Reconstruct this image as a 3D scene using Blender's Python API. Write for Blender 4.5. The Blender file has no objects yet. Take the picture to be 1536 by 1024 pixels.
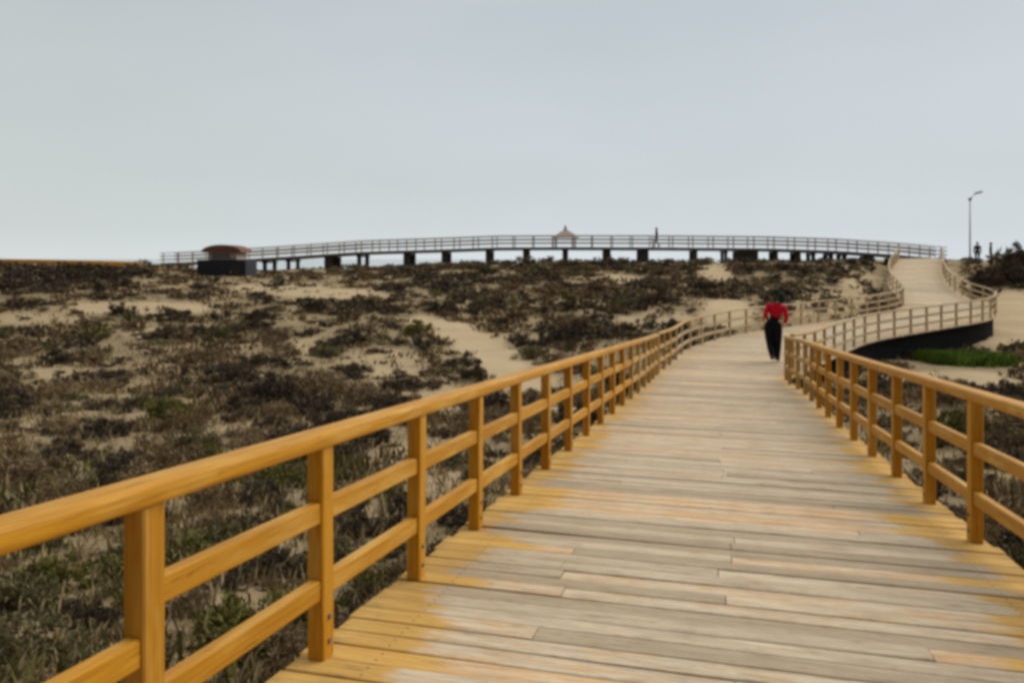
import bpy, bmesh, math, random
import numpy as np
from mathutils import Vector, Matrix, Euler, noise as mnoise

random.seed(7); rng = np.random.default_rng(11)
S = bpy.context.scene
COL = S.collection
V = Vector
F = 1195.0 / 1536.0            # focal length over picture width
EYE = 1.45
HOR = 388.0                    # true horizon row in a 1536 x 1024 picture

# ------------------------------------------------------------------ helpers
def tag(o, label=None, cat=None, group=None, kind=None):
    if label: o['label'] = label
    if cat: o['category'] = cat
    if group: o['group'] = group
    if kind: o['kind'] = kind
    return o

def empty(name, loc, rz=0.0):
    o = bpy.data.objects.new(name, None); COL.objects.link(o)
    o.location = loc; o.rotation_euler = (0, 0, rz); o.empty_display_size = .2
    return o

class MB:
    """collects shapes, then links them as one mesh object"""
    def __init__(s): s.v = []; s.f = []; s.uv = []; s.mi = []; s.c = []; s.sm = []
    def face(s, idx, uv, mi=0, c=(0, 0, 0, 1), sm=False):
        s.f.append(idx); s.uv.append(uv); s.mi.append(mi); s.c.append(c); s.sm.append(sm)
    def prof_bar(s, p0, p1, w, h, up=(0, 0, 1), ch=.006, mi=0, c=(0, 0, 0, 1), rounds=1, side=None):
        """bar from p0 to p1 with a w (sideways) x h (up) section and rounded corners"""
        p0, p1 = V(p0), V(p1); d = (p1 - p0); L = d.length; d.normalize()
        r = d.cross(V(up)).normalized() if side is None else V(side)
        u = r.cross(d).normalized() if side is None else V(up)
        pts = []
        for (sx, sy, a0) in ((1, 1, 0), (-1, 1, 90), (-1, -1, 180), (1, -1, 270)):
            for k in range(rounds + 1):
                a = math.radians(a0 + 90.0 * k / rounds)
                pts.append((sx * (w / 2 - ch) + ch * math.cos(a), sy * (h / 2 - ch) + ch * math.sin(a)))
        n = len(pts); b = len(s.v); off = random.random() * 50
        for p in (p0, p1):
            for (x, y) in pts: s.v.append(p + r * x + u * y)
        per = 0.0
        for i in range(n):
            j = (i + 1) % n
            e = math.hypot(pts[i][0] - pts[j][0], pts[i][1] - pts[j][1])
            s.face((b + i, b + j, b + n + j, b + n + i), ((off, per), (off, per + e), (off + L, per + e), (off + L, per)), mi, c)
            per += e
        s.face(tuple(b + i for i in range(n - 1, -1, -1)), tuple((off + pts[i][0], pts[i][1]) for i in range(n - 1, -1, -1)), mi, c)
        s.face(tuple(b + n + i for i in range(n)), tuple((off + pts[i][0], pts[i][1]) for i in range(n)), mi, c)
    def sweep(s, pts, w, h, ch=.02, rounds=3, mi=0, c=(0, 0, 0, 1), smooth=True):
        """rounded section swept along a polyline, kept upright"""
        prof = []
        for (sx, sy, a0) in ((1, 1, 0), (-1, 1, 90), (-1, -1, 180), (1, -1, 270)):
            for k in range(rounds + 1):
                a = math.radians(a0 + 90.0 * k / rounds)
                prof.append((sx * (w / 2 - ch) + ch * math.cos(a), sy * (h / 2 - ch) + ch * math.sin(a)))
        n = len(prof); b = len(s.v); P = [V(p) for p in pts]; L = 0; Ls = []
        for i, p in enumerate(P):
            d = (P[min(i + 1, len(P) - 1)] - P[max(i - 1, 0)]).normalized()
            r = d.cross(V((0, 0, 1))).normalized(); u = r.cross(d)
            if i: L += (p - P[i - 1]).length
            Ls.append(L)
            for (x, y) in prof: s.v.append(p + r * x + u * y)
        per = [0]
        for i in range(n):
            j = (i + 1) % n; per.append(per[-1] + math.hypot(prof[i][0] - prof[j][0], prof[i][1] - prof[j][1]))
        for k in range(len(P) - 1):
            for i in range(n):
                j = (i + 1) % n
                s.face((b + k * n + i, b + k * n + j, b + (k + 1) * n + j, b + (k + 1) * n + i),
                       ((Ls[k], per[i]), (Ls[k], per[i + 1]), (Ls[k + 1], per[i + 1]), (Ls[k + 1], per[i])), mi, c, smooth)
        e = b + (len(P) - 1) * n; k = len(s.v)
        s.v += [p.copy() for p in s.v[b:b + n]] + [p.copy() for p in s.v[e:e + n]]
        s.face(tuple(k + i for i in range(n - 1, -1, -1)), tuple((0, 0) for i in range(n)), mi, c)
        s.face(tuple(k + n + i for i in range(n)), tuple((0, 0) for i in range(n)), mi, c)
    def tube(s, p0, p1, r0, r1, n=8, mi=0):
        p0, p1 = V(p0), V(p1); d = (p1 - p0).normalized()
        a = d.orthogonal().normalized(); bb = d.cross(a); b = len(s.v)
        for p, r in ((p0, r0), (p1, r1)):
            for i in range(n):
                t = 2 * math.pi * i / n; s.v.append(p + a * (r * math.cos(t)) + bb * (r * math.sin(t)))
        for i in range(n):
            j = (i + 1) % n; s.face((b + i, b + j, b + n + j, b + n + i), ((0, 0),) * 4, mi, (0, 0, 0, 1), True)
        s.face(tuple(b + i for i in range(n - 1, -1, -1)), ((0, 0),) * n, mi)
        s.face(tuple(b + n + i for i in range(n)), ((0, 0),) * n, mi)
    def build(s, name, mats, parent=None, origin=None):
        o0 = V(origin) if origin is not None else (V(parent.location) if parent is not None and parent.parent is None else V((0, 0, 0)))
        if parent is not None and parent.parent is not None and origin is None: o0 = V(parent.parent.location)
        me = bpy.data.meshes.new(name)
        me.from_pydata([tuple(V(p) - o0) for p in s.v], [], s.f)
        if not isinstance(mats, (list, tuple)): mats = [mats]
        for m in mats: me.materials.append(m)
        me.uv_layers.new(name='UVMap'); me.color_attributes.new('Col', 'FLOAT_COLOR', 'CORNER')
        us = [x for fi, f in enumerate(s.f) for q in range(len(f)) for x in s.uv[fi][q]]
        cs = [x for fi, f in enumerate(s.f) for q in range(len(f)) for x in s.c[fi]]
        me.uv_layers['UVMap'].data.foreach_set('uv', us); me.color_attributes['Col'].data.foreach_set('color', cs)
        me.polygons.foreach_set('material_index', s.mi); me.polygons.foreach_set('use_smooth', s.sm); me.update()
        o = bpy.data.objects.new(name, me); COL.objects.link(o)
        if parent is not None: o.parent = parent
        else: o.location = o0
        return o

# ------------------------------------------------------------------ materials
def mat(name, rough=.7, spec=.3):
    m = bpy.data.materials.new(name); m.use_nodes = True; nt = m.node_tree
    b = nt.nodes['Principled BSDF']; b.inputs['Roughness'].default_value = rough
    b.inputs['Specular IOR Level'].default_value = spec
    return m, nt, b
def N(nt, t, **kw):
    n = nt.nodes.new(t)
    for k, v in kw.items():
        if k in n.inputs: n.inputs[k].default_value = v
        else: setattr(n, k, v)
    return n
def ramp(nt, fac, stops):
    r = nt.nodes.new('ShaderNodeValToRGB'); e = r.color_ramp.elements
    while len(e) < len(stops): e.new(.5)
    for i, (p, c) in enumerate(stops):
        e[i].position = p; e[i].color = (*c, 1) if len(c) == 3 else c
    nt.links.new(fac, r.inputs[0]); return r.outputs[0]
def mix(nt, fac, a, b, mode='MIX'):
    n = nt.nodes.new('ShaderNodeMix'); n.data_type = 'RGBA'; n.blend_type = mode
    for i, v in ((0, fac), (6, a), (7, b)):
        if hasattr(v, 'is_linked'): nt.links.new(v, n.inputs[i])
        else: n.inputs[i].default_value = v if not isinstance(v, tuple) else (*v, 1)[:4]
    return n.outputs[2]
def math_(nt, op, a, b=0.0, c=0.0, clamp=False):
    n = nt.nodes.new('ShaderNodeMath'); n.operation = op; n.use_clamp = clamp
    for i, v in enumerate((a, b, c)):
        if hasattr(v, 'is_linked'): nt.links.new(v, n.inputs[i])
        else: n.inputs[i].default_value = v
    return n.outputs[0]
def uvnoise(nt, sx, sy, scale, detail=4, rough=.6, coord='UV'):
    tc = N(nt, 'ShaderNodeTexCoord'); mp = N(nt, 'ShaderNodeMapping')
    mp.inputs['Scale'].default_value = (sx, sy, sx if coord != 'UV' else 1)
    nt.links.new(tc.outputs[coord], mp.inputs[0])
    n = N(nt, 'ShaderNodeTexNoise', Scale=scale, Detail=detail, Roughness=rough)
    nt.links.new(mp.outputs[0], n.inputs['Vector']); return n.outputs['Fac']
def bump(nt, bs, h, strength=.3, dist=.01):
    b = N(nt, 'ShaderNodeBump'); b.inputs['Strength'].default_value = strength; b.inputs['Distance'].default_value = dist
    nt.links.new(h, b.inputs['Height']); nt.links.new(b.outputs[0], bs.inputs['Normal'])

def wood(name, dark, light, worn, wornamt=.5, rough=.55):
    m, nt, b = mat(name, rough, .3)
    g = uvnoise(nt, 1.2, 38, 2.2, 5, .6); big = uvnoise(nt, .9, 5, 1.6, 3)
    c = ramp(nt, g, [(.3, dark), (.7, light)])
    oi = N(nt, 'ShaderNodeObjectInfo')
    c = mix(nt, math_(nt, 'MULTIPLY', oi.outputs['Random'], .55), c, dark)
    w = math_(nt, 'MULTIPLY', ramp(nt, big, [(.49, (0, 0, 0)), (.66, (1, 1, 1))]), wornamt)
    c = mix(nt, w, c, worn)
    k = uvnoise(nt, 3, 14, 2.0, 2)
    c = mix(nt, math_(nt, 'MULTIPLY', ramp(nt, k, [(.66, (0, 0, 0)), (.74, (1, 1, 1))]), .55), c, tuple(x * .45 for x in dark))
    nt.links.new(c, b.inputs['Base Color']); bump(nt, b, g, .35, .004)
    return m
M = {}
M['yellow'] = wood('stained_yellow_wood', (.36, .148, .005), (.65, .305, .009), (.70, .44, .11), .45)
M['honey'] = wood('half_faded_wood', (.35, .19, .045), (.60, .37, .11), (.64, .46, .22), .5, .65)
M['pale'] = wood('weathered_wood', (.34, .24, .12), (.54, .40, .22), (.58, .48, .33), .6, .75)
M['grey'] = wood('greyed_pier_wood', (.36, .30, .26), (.54, .46, .40), (.58, .52, .46), .5, .8)
M['pierdark'] = wood('pier_timber', (.05, .043, .038), (.11, .095, .082), (.15, .13, .11), .3, .9)
M['under'] = wood('dark_timber', (.025, .020, .018), (.06, .05, .042), (.09, .08, .07), .3, .85)

M['bend_shade'] = wood('painted_bend_shade', (.006, .006, .007), (.014, .013, .014), (.02, .018, .017), .3, .95); M['bend_shade'].node_tree.nodes['Principled BSDF'].inputs['Specular IOR Level'].default_value = .03  # near-black colour stands in for the deep shade under the bend
def deck_material():
    m, nt, b = mat('boardwalk_planks', .75, .2)
    at = N(nt, 'ShaderNodeAttribute'); at.attribute_name = 'Col'
    sp = N(nt, 'ShaderNodeSeparateColor'); nt.links.new(at.outputs['Color'], sp.inputs[0])
    rnd, lat2, far = sp.outputs[0], sp.outputs[1], sp.outputs[2]
    uv = N(nt, 'ShaderNodeTexCoord'); sx = N(nt, 'ShaderNodeSeparateXYZ'); nt.links.new(uv.outputs['UV'], sx.inputs[0])
    # u runs along the plank in metres from the centre of the walk, v across the planks
    lat = math_(nt, 'ABSOLUTE', sx.outputs[0])
    g = uvnoise(nt, 1.1, 34, 2.0, 6, .65); blot = uvnoise(nt, 1.3, 4.5, 1.5, 6, .75); streak = uvnoise(nt, 1.0, 8.5, 2.4, 6, .75)
    worn = ramp(nt, g, [(.25, (.36, .275, .175)), (.5, (.61, .50, .35)), (.75, (.76, .645, .475))])
    worn = mix(nt, math_(nt, 'MULTIPLY', ramp(nt, blot, [(.44, (0, 0, 0)), (.62, (1, 1, 1))]), .6), worn, (.38, .285, .185))
    worn = mix(nt, math_(nt, 'MULTIPLY', ramp(nt, rnd, [(.0, (1, 1, 1)), (.45, (0, 0, 0))]), .5), worn, (.42, .325, .215))
    stain = ramp(nt, g, [(.3, (.46, .25, .055)), (.7, (.66, .41, .115))])
    orange = ramp(nt, g, [(.3, (.48, .27, .12)), (.7, (.66, .42, .21))])
    e = math_(nt, 'ADD', lat, math_(nt, 'MULTIPLY', math_(nt, 'SUBTRACT', blot, .5), .55))
    e = math_(nt, 'ADD', e, math_(nt, 'MULTIPLY', math_(nt, 'SUBTRACT', rnd, .5), .40))
    edge = math_(nt, 'SMOOTH_MIN', 1.0, math_(nt, 'DIVIDE', math_(nt, 'SUBTRACT', e, 1.25), .12), .1, True)
    edge = math_(nt, 'MULTIPLY', edge, math_(nt, 'SUBTRACT', 1.0, math_(nt, 'MULTIPLY', far, .85)))
    og = math_(nt, 'MULTIPLY', ramp(nt, math_(nt, 'ADD', streak, math_(nt, 'MULTIPLY', math_(nt, 'SUBTRACT', rnd, .5), .30)),
                                    [(.56, (0, 0, 0)), (.64, (1, 1, 1))]), .85)
    c = mix(nt, og, worn, orange)
    c = mix(nt, edge, c, stain)
    dk = math_(nt, 'MULTIPLY', ramp(nt, uvnoise(nt, 1.5, 20, 2.6, 6, .75), [(.54, (0, 0, 0)), (.64, (1, 1, 1))]), .8)
    c = mix(nt, dk, c, (.17, .125, .075))
    c = mix(nt, 1.0, c, ramp(nt, rnd, [(0, (.80, .775, .74)), (.5, (1, 1, 1)), (1, (1.16, 1.15, 1.13))]), 'MULTIPLY')
    # screw rows over the three stringers
    vf = math_(nt, 'FRACT', sx.outputs[1]); dots = None
    for uu in (1.40,):
        for vv in (.036, .104):
            du = math_(nt, 'SUBTRACT', lat, uu); dv = math_(nt, 'SUBTRACT', vf, vv)
            d2 = math_(nt, 'ADD', math_(nt, 'MULTIPLY', du, du), math_(nt, 'MULTIPLY', dv, dv))
            hit = math_(nt, 'LESS_THAN', d2, .006 ** 2); dots = hit if dots is None else math_(nt, 'MAXIMUM', dots, hit)
    c = mix(nt, dots, c, (.05, .045, .04))
    nt.links.new(c, b.inputs['Base Color']); bump(nt, b, g, .8, .008)
    return m
M['deck'] = deck_material()

def flat(name, c, rough=.8, spec=.2, var=.25, scale=12):
    m, nt, b = mat(name, rough, spec)
    n = uvnoise(nt, 1, 1, scale, 4, .6, 'Object')
    nt.links.new(ramp(nt, n, [(.3, tuple(x * (1 - var) for x in c)), (.7, tuple(min(1, x * (1 + var)) for x in c))]), b.inputs['Base Color'])
    return m

M['steel'] = flat('galvanised_steel', (.42, .45, .47), .5, .5, .1, 5)
M['bolt'] = flat('dull_bolts', (.13, .12, .11), .8, .2, .2, 5)
def leafmat(name, a, b2, tw=0.0):
    m, nt, b = mat(name, .75, .15)
    at = N(nt, 'ShaderNodeAttribute'); at.attribute_name = 'Col'
    sp = N(nt, 'ShaderNodeSeparateColor'); nt.links.new(at.outputs['Color'], sp.inputs[0])
    oi = N(nt, 'ShaderNodeObjectInfo')
    c = mix(nt, sp.outputs[0], a, b2)
    c = mix(nt, math_(nt, 'MULTIPLY', oi.outputs['Random'], .45), c, tuple(.6 * x + .02 * k for x, k in zip(a, (1.3, 1, .7))))
    nt.links.new(c, b.inputs['Base Color'])
    return m
M['leaf_dry'] = leafmat('dry_scrub_leaves', (.120, .078, .040), (.37, .260, .130))
M['leaf_dark'] = leafmat('dark_scrub_leaves', (.050, .037, .025), (.14, .103, .064))
M['leaf_olive'] = leafmat('olive_leaves', (.095, .082, .032), (.26, .225, .10))
M['leaf_green'] = leafmat('green_leaves', (.085, .080, .016), (.215, .195, .045))
M['straw'] = leafmat('straw_blades', (.20, .145, .066), (.45, .345, .175))
M['grassgreen'] = leafmat('grass_blades', (.085, .15, .015), (.20, .30, .04))
M['twig'] = flat('twigs', (.075, .055, .042), .9)

# ------------------------------------------------------------------ the boardwalk line
def Lx(D): return -1.71 + .279 * D
def Rx(D): return 1.78 + .235 * D + max(0, D - 8) ** 1.6 * .0065
PAIRS = []
for Dc in (-6, -3, 0, 3, 6, 9, 12, 15):
    Dl, Dr = Dc + .41, Dc - .41
    PAIRS.append(((Lx(Dl), Dl), (Rx(Dr), Dr), -.067 * Dc))
PAIRS += [((3.40, 18.5), (6.1, 17.7), -1.215), ((4.45, 22.0), (7.85, 20.9), -1.41), ((5.9, 26), (9.9, 24.2), -1.45),
          ((8.6, 30.2), (12.7, 28.0), -1.42), ((12.9, 34.4), (16.9, 31.8), -1.36), ((17.6, 38.6), (21.3, 35.6), -1.25),
          ((21.0, 42.8), (24.4, 40.4), -1.10), ((22.8, 47.0), (26.0, 45.6), -.80), ((24.4, 51.4), (27.5, 50.0), -.32),
          ((27.0, 57.0), (30.0, 55.4), .33), ((30.0, 62.5), (33.0, 61.0), .94), ((32.8, 67.4), (35.7, 65.9), 1.48)]
def cat(p0, p1, p2, p3, t):
    return .5 * ((2 * p1) + (-p0 + p2) * t + (2 * p0 - 5 * p1 + 4 * p2 - p3) * t * t + (-p0 + 3 * p1 - 3 * p2 + p3) * t ** 3)
def dense():
    Ls, Rs = [], []
    A = [np.array([*a, *b, z]) for a, b, z in PAIRS]
    A = [2 * A[0] - A[1]] + A + [2 * A[-1] - A[-2]]
    for i in range(1, len(A) - 2):
        for k in range(40):
            q = cat(A[i - 1], A[i], A[i + 1], A[i + 2], k / 40.0)
            Ls.append((q[0], q[1], q[4])); Rs.append((q[2], q[3], q[4]))
    q = A[-2]; Ls.append((q[0], q[1], q[4])); Rs.append((q[2], q[3], q[4]))
    return np.array(Ls), np.array(Rs)
LE, RE = dense(); CE = (LE + RE) / 2
CS = np.concatenate([[0], np.cumsum(np.linalg.norm(np.diff(CE, axis=0), axis=1))])
TOT = CS[-1]
def edge_at(s, E): return V([float(np.interp(s, CS, E[:, k])) for k in range(3)])
def s_of_D(E, D):  return float(np.interp(D, E[:, 1], CS))

def build_boardwalk():
    mb = MB(); s = 0.0
    while s < TOT - .15:
        w = random.uniform(.132, .146); gap = random.choice((.004, .005, .006, .009, .013)) if random.random() < .7 else .003
        if random.random() < .05: gap = .026
        l0, l1 = edge_at(s, LE), edge_at(s + w, LE); r0, r1 = edge_at(s, RE), edge_at(s + w, RE)
        ext0, ext1 = random.uniform(.07, .10), random.uniform(.07, .10)
        dl = (l0 - r0).normalized(); zl, zr = random.uniform(-.004, .004), random.uniform(-.004, .004)
        if random.random() < .05: zl += .006
        rv = random.random(); half = (l0 - r0).length / 2
        sk = random.uniform(-.004, .004)
        f = (l1 - l0).normalized()
        A0, A1 = l0 + dl * ext0 + f * sk, l1 + dl * ext0 + f * sk
        B0, B1 = r0 - dl * ext1 - f * sk, r1 - dl * ext1 - f * sk
        uL, uR = half + ext0, -half - ext1
        cuts = [0.0, 1.0] if random.random() < .42 else [0.0, random.choice((.25, .5, .5, .75)) + random.uniform(-.02, .02), 1.0]
        for q in range(len(cuts) - 1):
            ta = cuts[q] + (.0007 if q else 0); tb = cuts[q + 1] - (.0007 if q + 2 < len(cuts) else 0)
            jog = f * random.uniform(-.003, .003); z0 = random.uniform(-.004, .004); z1 = random.uniform(-.004, .004)
            if random.random() < .05: z0 += .006
            P = [A0.lerp(B0, ta) + jog, A0.lerp(B0, tb) + jog, A1.lerp(B1, tb) + jog, A1.lerp(B1, ta) + jog]
            P[2] = P[1] + (P[2] - P[1]) * (1 - gap / w); P[3] = P[0] + (P[3] - P[0]) * (1 - gap / w)
            P[0].z += z0; P[3].z += z0; P[1].z += z1; P[2].z += z1
            ch = .004; b = len(mb.v); th = .038; up = V((0, 0, 1))
            c4 = (random.random(), 0, sstep(22, 30, s), 1); vo = random.randint(0, 60)
            mb.v += [p + (f * ch if i in (0, 1) else -f * ch) for i, p in enumerate(P)] + [p - up * ch for p in P] + [p - up * th for p in P]
            ua, ub = uL + (uR - uL) * ta, uL + (uR - uL) * tb
            mb.face((b + 3, b + 2, b + 1, b), ((ua, vo + w), (ub, vo + w), (ub, vo), (ua, vo)), 0, c4)
            us = (ua, ub, ub, ua); vv = (vo, vo, vo + w, vo + w)
            for (i, j) in ((0, 1), (1, 2), (2, 3), (3, 0)):
                for lv in (0, 4):
                    mb.face((b + lv + i, b + lv + j, b + lv + 4 + j, b + lv + 4 + i), ((us[i], vv[i]), (us[j], vv[j]), (us[j], vv[j] + .02), (us[i], vv[i] + .02)), 0, c4)
            mb.face((b + 8, b + 9, b + 10, b + 11), ((ua, vo), (ub, vo), (ub, vo + w), (ua, vo + w)), 0, c4)
        s += w
    walk = mb.build('boardwalk', M['deck'])
    tag(walk, kind='structure')
    bm_ = MB()
    for off in (.06, .5, .94):
        pts = []
        for s in np.arange(0, TOT, .6):
            p = edge_at(s, LE).lerp(edge_at(s, RE), off); p.z -= .038 + .085; pts.append(p)
        bm_.sweep(pts, .07, .16, .005, 1, smooth=False)
    bm_.build('stringer', M['under'], walk)
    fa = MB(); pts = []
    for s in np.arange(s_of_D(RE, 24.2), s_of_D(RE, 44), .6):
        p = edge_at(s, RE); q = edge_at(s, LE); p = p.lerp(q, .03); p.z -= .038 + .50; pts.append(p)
    fa.sweep(pts, .05, .96, .005, 1, smooth=False); fa.build('bend_shade_strip', M['bend_shade'], walk)  # added dark strip that paints the shade below the deck edge
    pl = MB()
    for s in np.arange(.7, TOT, 1.9):
        for off in (.08, .92):
            p = edge_at(s, LE).lerp(edge_at(s, RE), off)
            g = ground_z(p.x, p.y) - .3
            if p.z - .22 > g: pl.prof_bar((p.x, p.y, g), (p.x, p.y, p.z - .2), .1, .1, (0, 1, 0))
    pl.build('pile', M['under'], walk)
    return walk

# ------------------------------------------------------------------ the terrain
def sstep(a, b, x):
    t = min(1, max(0, (x - a) / (b - a))); return t * t * (3 - 2 * t)
def lerp(a, b, t): return a + (b - a) * t
C_XY = CE[::8, :2]; C_Z = CE[::8, 2]
def ground_base(x, y):
    yy = max(y, -6)
    near = -.68 - .067 * min(yy, 21)
    u = x / max(yy, 12)
    crest = np.interp(u, [-.9, -.55, -.45, -.36, -.30, -.20, -.1, .35, .45, .6], [1.0, .75, .7, .25, .15, .5, .85, 1.05, 1.2, 1.25])
    t_left = sstep(20, 66, yy); hl = lerp(near, crest, t_left)
    hr = float(np.interp(yy, [0, 38, 52, 66], [near if yy < 21 else -2.40, -2.30, -.45, 1.2])) if yy > 21 else near
    k = sstep(.36, .47, u) * sstep(16, 24, yy)
    h = lerp(hl, hr, k)
    # the seaward side falls to the beach
    h = lerp(h, -9, sstep(80, 135, yy))
    if y < -6: h = -.28
    return h
def ground_z(x, y):
    h = ground_base(x, y)
    a = sstep(3, 12, math.hypot(x, y))
    h += .38 * a * mnoise.noise(V((x * .16, y * .16, 3.1))) + .17 * mnoise.noise(V((x * .5, y * .5, 8.2))) + .05 * mnoise.noise(V((x * 1.7, y * 1.7, 1.2)))
    if -8 < y < 72 and -8 < x < 40:
        d2 = (C_XY[:, 0] - x) ** 2 + (C_XY[:, 1] - y) ** 2; i = int(np.argmin(d2)); d = math.sqrt(d2[i])
        lim = C_Z[i] - (.50 if y < 22 else .85)
        if h > lim: h = lerp(lim, h, sstep(1.9, 4.2, d))
    return h
def build_ground():
    xs = np.concatenate([np.linspace(-2500, -160, 10), np.linspace(-140, -64, 14), np.linspace(-60, 60, 301), np.linspace(64, 140, 14), np.linspace(160, 2500, 10)])
    ys = np.concatenate([np.linspace(-2500, -60, 8), np.linspace(-40, -8, 9), np.linspace(-6, 34, 151), np.linspace(34.5, 90, 112), np.linspace(94, 150, 15)])
    nx, ny = len(xs), len(ys)
    vs = np.zeros((ny, nx, 3))
    for j, y in enumerate(ys):
        for i, x in enumerate(xs): vs[j, i] = (x, y, ground_z(x, y))
    idx = np.arange(nx * ny).reshape(ny, nx)
    f = np.stack([idx[:-1, :-1], idx[:-1, 1:], idx[1:, 1:], idx[1:, :-1]], -1).reshape(-1, 4)
    me = bpy.data.meshes.new('ground'); me.from_pydata(vs.reshape(-1, 3).tolist(), [], f.tolist())
    me.polygons.foreach_set('use_smooth', [True] * len(f)); me.update()
    m, nt, b = mat('dune_sand', .95, .05)
    big = uvnoise(nt, 1, 1, .28, 6, .62, 'Object'); fine = uvnoise(nt, 1, 1, 2.4, 6, .7, 'Object'); gr = uvnoise(nt, 1, 1, 30, 3, .7, 'Object')
    sand = ramp(nt, fine, [(.3, (.26, .185, .098)), (.7, (.42, .31, .17))])
    litter = ramp(nt, gr, [(.3, (.18, .135, .075)), (.7, (.36, .28, .165))])
    mask = ramp(nt, math_(nt, 'ADD', math_(nt, 'MULTIPLY', big, .55), math_(nt, 'MULTIPLY', fine, .45)), [(.42, (0, 0, 0)), (.53, (1, 1, 1))])
    # one bare sandy trail and the open sand right of the walk stay clear of leaf litter
    at = N(nt, 'ShaderNodeAttribute'); at.attribute_name = 'bare'
    mask2 = math_(nt, 'MULTIPLY', mask, math_(nt, 'SUBTRACT', 1.0, at.outputs['Fac']))
    sand = mix(nt, math_(nt, 'MULTIPLY', at.outputs['Fac'], .7), sand, (.56, .43, .265))
    nt.links.new(mix(nt, mask2, sand, litter), b.inputs['Base Color']); bump(nt, b, gr, .5, .03)
    ba = me.attributes.new('bare', 'FLOAT', 'POINT')
    ba.data.foreach_set('value', [bareness(*p) for p in vs.reshape(-1, 3)])
    me.materials.append(m)
    o = bpy.data.objects.new('ground', me); COL.objects.link(o); tag(o, kind='structure')
    # the sea behind the dunes
    me = bpy.data.meshes.new('sea')
    me.from_pydata([(-9000, 95, -6), (9000, 95, -6), (9000, 14000, -6), (-9000, 14000, -6)], [], [(0, 1, 2, 3)])
    m, nt, b = mat('sea_water', .22, .5); b.inputs['Base Color'].default_value = (.42, .46, .48, 1)
    n = uvnoise(nt, 1, 1, .25, 5, .6, 'Object'); bump(nt, b, n, .6, .5)
    me.materials.append(m); o = bpy.data.objects.new('sea', me); COL.objects.link(o); tag(o, kind='structure')

def project(x, y, z):
    return 768 + 1195 * x / max(y, .1), HOR + 1195 * (EYE - z) / max(y, .1)
# bare sand and sparse places seen in the dune field (picture rows and columns of the survey)
BARE = [(640, 482, 32, 9, 1.0), (682, 497, 38, 13, 1.0), (718, 516, 42, 17, 1.0), (750, 542, 46, 21, 1.0), (785, 568, 48, 22, 1.0), (650, 600, 60, 22, .7), (580, 545, 60, 22, .75), (500, 441, 90, 8, .9), (420, 432, 70, 8, .8),
        (210, 462, 120, 9, .8), (60, 480, 60, 9, .6), (230, 500, 60, 8, .6), (330, 560, 55, 10, .5), (640, 700, 70, 40, .6), (925, 419, 36, 8, .85), (1075, 408, 26, 14, .9),
        (850, 388, 50, 6, .8), (985, 478, 60, 12, .8), (1090, 470, 40, 22, 1.0), (1240, 455, 70, 22, .55), (1300, 430, 40, 18, .8), (1500, 478, 95, 42, 1.0), (1420, 570, 110, 14, .9),
        (1395, 430, 60, 30, .9), (820, 600, 70, 40, .8), (470, 520, 40, 14, .6), (100, 560, 60, 10, .5), (60, 640, 40, 9, .5), (330, 650, 60, 14, .5)]
def bareness(x, y, z):
    if y < 3: return 0.0
    px, py = project(x, y, z); r = 0.0
    for cx, cy, rx, ry, k in BARE:
        d = ((px - cx) / rx) ** 2 + ((py - cy) / ry) ** 2
        if d < 1.6: r = max(r, k * (1 - sstep(.7, 1.6, d)))
    return r

build_ground()
walk = build_boardwalk()

# ------------------------------------------------------------------ railings
def railing(name, E, ss, m, label, side, group, wpost=.075, H=.90, rail=(.105, .062), inset=0.0, lows=(.29, .605), single=0, rw=(.05, .085), post_d=.09, fade=False):
    base = edge_at(ss[0], E); root = empty(name, base); tag(root, label, 'railing', group)
    P = []
    for s in ss:
        p = edge_at(s, E); q = edge_at(min(s + .05, TOT), E); d = (q - p); d.z = 0; d.normalize()
        P.append((p, d))
    mm = lambda i: M['honey'] if (m is M['yellow'] and i > len(ss) * .68) or (m is M['pale'] and i < 3 and fade) else m
    for i, (p, d) in enumerate(P):
        r = V((d.y, -d.x, 0)); lean = r * random.uniform(-.006, .006) + d * random.uniform(-.006, .006)
        mb = MB(); mb.prof_bar(p + V((0, 0, .002)), p + lean + V((0, 0, H)), post_d, wpost, ch=.006, side=d, up=r)
        if m is M['yellow']:
            for hb in (.07, .17): mb.tube(p - r * (side * wpost / 2) + V((0, 0, hb)), p - r * (side * (wpost / 2 + .008)) + V((0, 0, hb)), .012, .010, 6, 1)
        mb.build('post', [mm(i), M['bolt']], root)
    # handrail lengths of a few bays each, butted end to end over the posts
    i = 0; step = 3 if side > 0 else 6
    while i < len(P) - 1:
        j = min(i + step, len(P) - 1); step = 4
        s0, s1 = ss[i], ss[j]; pts = []
        e0 = -.12 if i == 0 else .001; e1 = .12 if j == len(P) - 1 else -.001
        n = max(2, int((s1 - s0) / .35))
        for k in range(n + 1):
            s = s0 + e0 + (s1 + e1 - s0 - e0) * k / n; s = min(max(s, 0), TOT)
            q = edge_at(s, E); q.z += H + rail[1] / 2 + .001; pts.append(q)
        mb = MB(); mb.sweep(pts, rail[0], rail[1], .020, 3); mb.build('handrail', mm(i), root)
        i = j
    for i in range(len(P) - 1):
        for nm, h in (zip(('low_rail', 'mid_rail'), lows) if i >= single else (('mid_rail', .45),)):
            a, da = P[i]; b, db = P[i + 1]; d = (b - a).normalized()
            j = random.uniform(-.006, .006)
            mb = MB(); mb.prof_bar(a + d * (post_d / 2 - .012) + V((0, 0, h + j)), b - d * (post_d / 2 - .012) + V((0, 0, h + j)), rw[0], rw[1], ch=.008, rounds=2)
            mb.build(nm, mm(i), root)
    return root
def ss_from_D(E, Ds): return [s_of_D(E, D) for D in Ds]
nearL = [2.31 + .985 * k for k in range(-2, 17)]
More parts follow.
